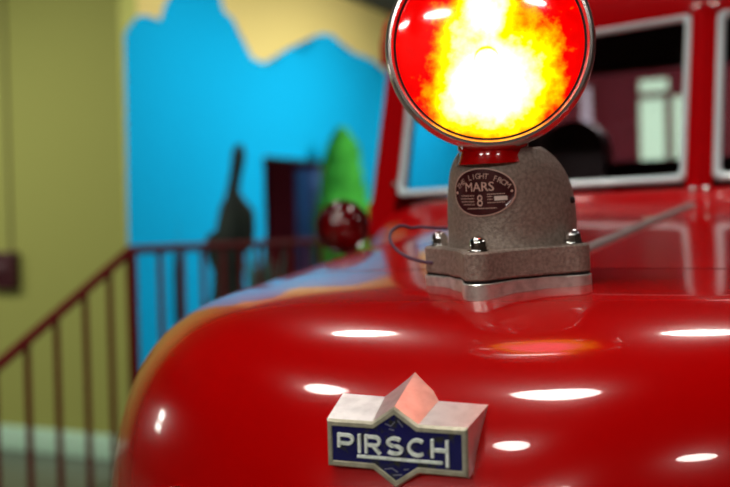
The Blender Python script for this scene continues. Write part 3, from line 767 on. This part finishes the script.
# alarm box and conduit on the olive wall
ab0, ab1 = on_v(-6, 252, CV), on_v(22, 289, CV)
al = thing('alarm_box', 'dark maroon fire alarm box mounted on the olive wall', 'alarm box', W((ab0.x+ab1.x)/2, CV, ab1.z), -YAW)
wA, hA = abs(ab1.x-ab0.x), ab0.z-ab1.z
ALM = mat('dark_maroon_alarm', (.060, .008, .014, 1), .45)
obj('housing', B((-wA/2, -.09, 0), (wA/2, 0, hA), .02, 3), ALM, al)
obj('gong', lathe(bmesh.new(), [(0, .035), (.03, .033), (.06, .022), (.075, .004), (.075, 0)], 32, Matrix.Translation((0, -.09, hA*.5)) @ Matrix.Rotation(PI/2, 4, 'X')), ALM, al)
cdt = on_v(12, 250, CV)
cd = thing('conduit', 'thin olive painted conduit running up the wall above the alarm box', 'conduit', W(cdt.x, CV-.012, ab0.z), -YAW)
obj('pipe', tube(bmesh.new(), [(0, 0, 0), (0, 0, HC-ab0.z)], .011, 10), mat('olive_conduit', (.22, .20, .07, 1), .6), cd)

# ------------------------------------------------------------------ ceiling lights
LAMPK = 38.0
LGT = mat('ceiling_diffuser', (.9, .9, .9, 1), .5, emit=((1, .95, .87, 1), LAMPK))
LWHITE = mat('white_light_casing', (.5, .5, .48, 1), .5)
spots = [(-1.66, 1.36, .34, .34, 'over the hood near the mural side'), (-1.70, -.87, .36, .34, 'in front of the truck on the mural side'), (-.42, -.73, .70, .36, 'straight above the nose emblem'),
         (.10, 1.64, .60, .36, 'above the windshield'), (-.82, -2.45, .42, .40, 'well in front of the truck'), (3.1, -4.0, .9, .6, 'far in front of the truck on the right'),
         (3.2, 1.5, .6, .4, 'over the right side of the truck'), (-.8, 6.8, 1.1, .9, 'added behind the cab to brighten the far wall'), (-2.2, -5.6, 1.2, .9, 'added far in front on the mural side to brighten the emblem'), (.2, -5.8, 1.2, .9, 'added far in front, straight ahead, to brighten the emblem')]  # last three are unseen, added to brighten far wall and emblem
for i, (u, v, a, b_, where) in enumerate(spots):
    t = thing('ceiling_light', 'oval white ceiling light ' + where, 'ceiling light', W(u, v, HC), -YAW, 'ceiling lights over the gallery')
    SM = Matrix.Diagonal((a/2, b_/2, 1, 1))
    obj('casing', lathe(bmesh.new(), [(0, 0), (1.08, 0), (1.12, -.02), (1.08, -.05), (0, -.05)], 40, SM), LWHITE, t)
    obj('diffuser', lathe(bmesh.new(), [(0, -.048), (1.0, -.048), (.96, -.060), (.7, -.068), (0, -.072)], 40, SM), LGT, t)

SPOTM = mat('black_spotlight_can', (.02, .02, .02, 1), .5)
for u, v, tgt, pw, where in ((-2.3, 5.2, (MU, 5.9, 1.9), 260, 'washing the left part of the mural'), (-2.3, 7.2, (MU, 8.0, 1.9), 260, 'washing the mural around the doorway'), (-3.1, 9.8, (MU, 10.8, 2.2), 200, 'washing the far part of the mural'),
                             (-5.35, 1.6, (-5.2, CV, 1.0), 210, 'washing the olive wall'), (-8.0, 1.6, (-8.0, CV, 1.0), 200, 'washing the far left of the olive wall'), (-3.4, 12.6, (-3.6, VF, 1.8), 220, 'at the end of the passage')):
    t = thing('added_spotlight', 'added unseen black spotlight ' + where, 'spotlight', W(u, v, HC), -YAW, 'added unseen spotlights on the ceiling')  # unseen spots added to brighten the mural, olive wall and passage
    dl = (Vector(tgt) - Vector((u, v, HC-.22))).normalized(); Q = dl.to_track_quat('-Z', 'Y').to_matrix().to_4x4()
    obj('stem', tube(bmesh.new(), [(0, 0, 0), (0, 0, -.2)], .012, 8), SPOTM, t)
    obj('can', lathe(bmesh.new(), [(0, .10), (.05, .10), (.06, .08), (.065, -.08), (.060, -.08), (.055, .05), (0, .06)], 24, Matrix.Translation((0, 0, -.22)) @ Q), SPOTM, t)
    ld_ = bpy.data.lights.new('bulb', 'SPOT'); ld_.energy = pw; ld_.color = (1, .95, .84); ld_.spot_size = math.radians(125); ld_.spot_blend = 1; ld_.shadow_soft_size = .04
    lo_ = bpy.data.objects.new('bulb', ld_); COL.objects.link(lo_); lo_.parent = t; lo_.matrix_local = Matrix.Translation(Vector((0, 0, -.22)) + dl*.09) @ Q
t = thing('ceiling_light', 'small unseen ceiling light added to brighten the maroon room behind the doorway', 'ceiling light', W(MU-.9, (dv0+dv1)/2+.1, dz+.3), -YAW, 'ceiling lights over the gallery')
obj('diffuser', B((-.1, -.1, -.03), (.1, .1, 0)), LGT, t)  # unseen light added to brighten the doorway recess and blue leaf
w = bpy.data.worlds.new('world'); sc.world = w; w.use_nodes = True
w.node_tree.nodes['Background'].inputs[0].default_value = (.5, .5, .5, 1); w.node_tree.nodes['Background'].inputs[1].default_value = .05
vs_ = sc.view_settings; vs_.view_transform = 'Standard'; vs_.look = 'None'; vs_.exposure = 0; vs_.gamma = 1; vs_.use_curve_mapping = False
sc.cycles.use_denoising = True
sc.cycles.max_bounces = 8; sc.cycles.sample_clamp_indirect = 6
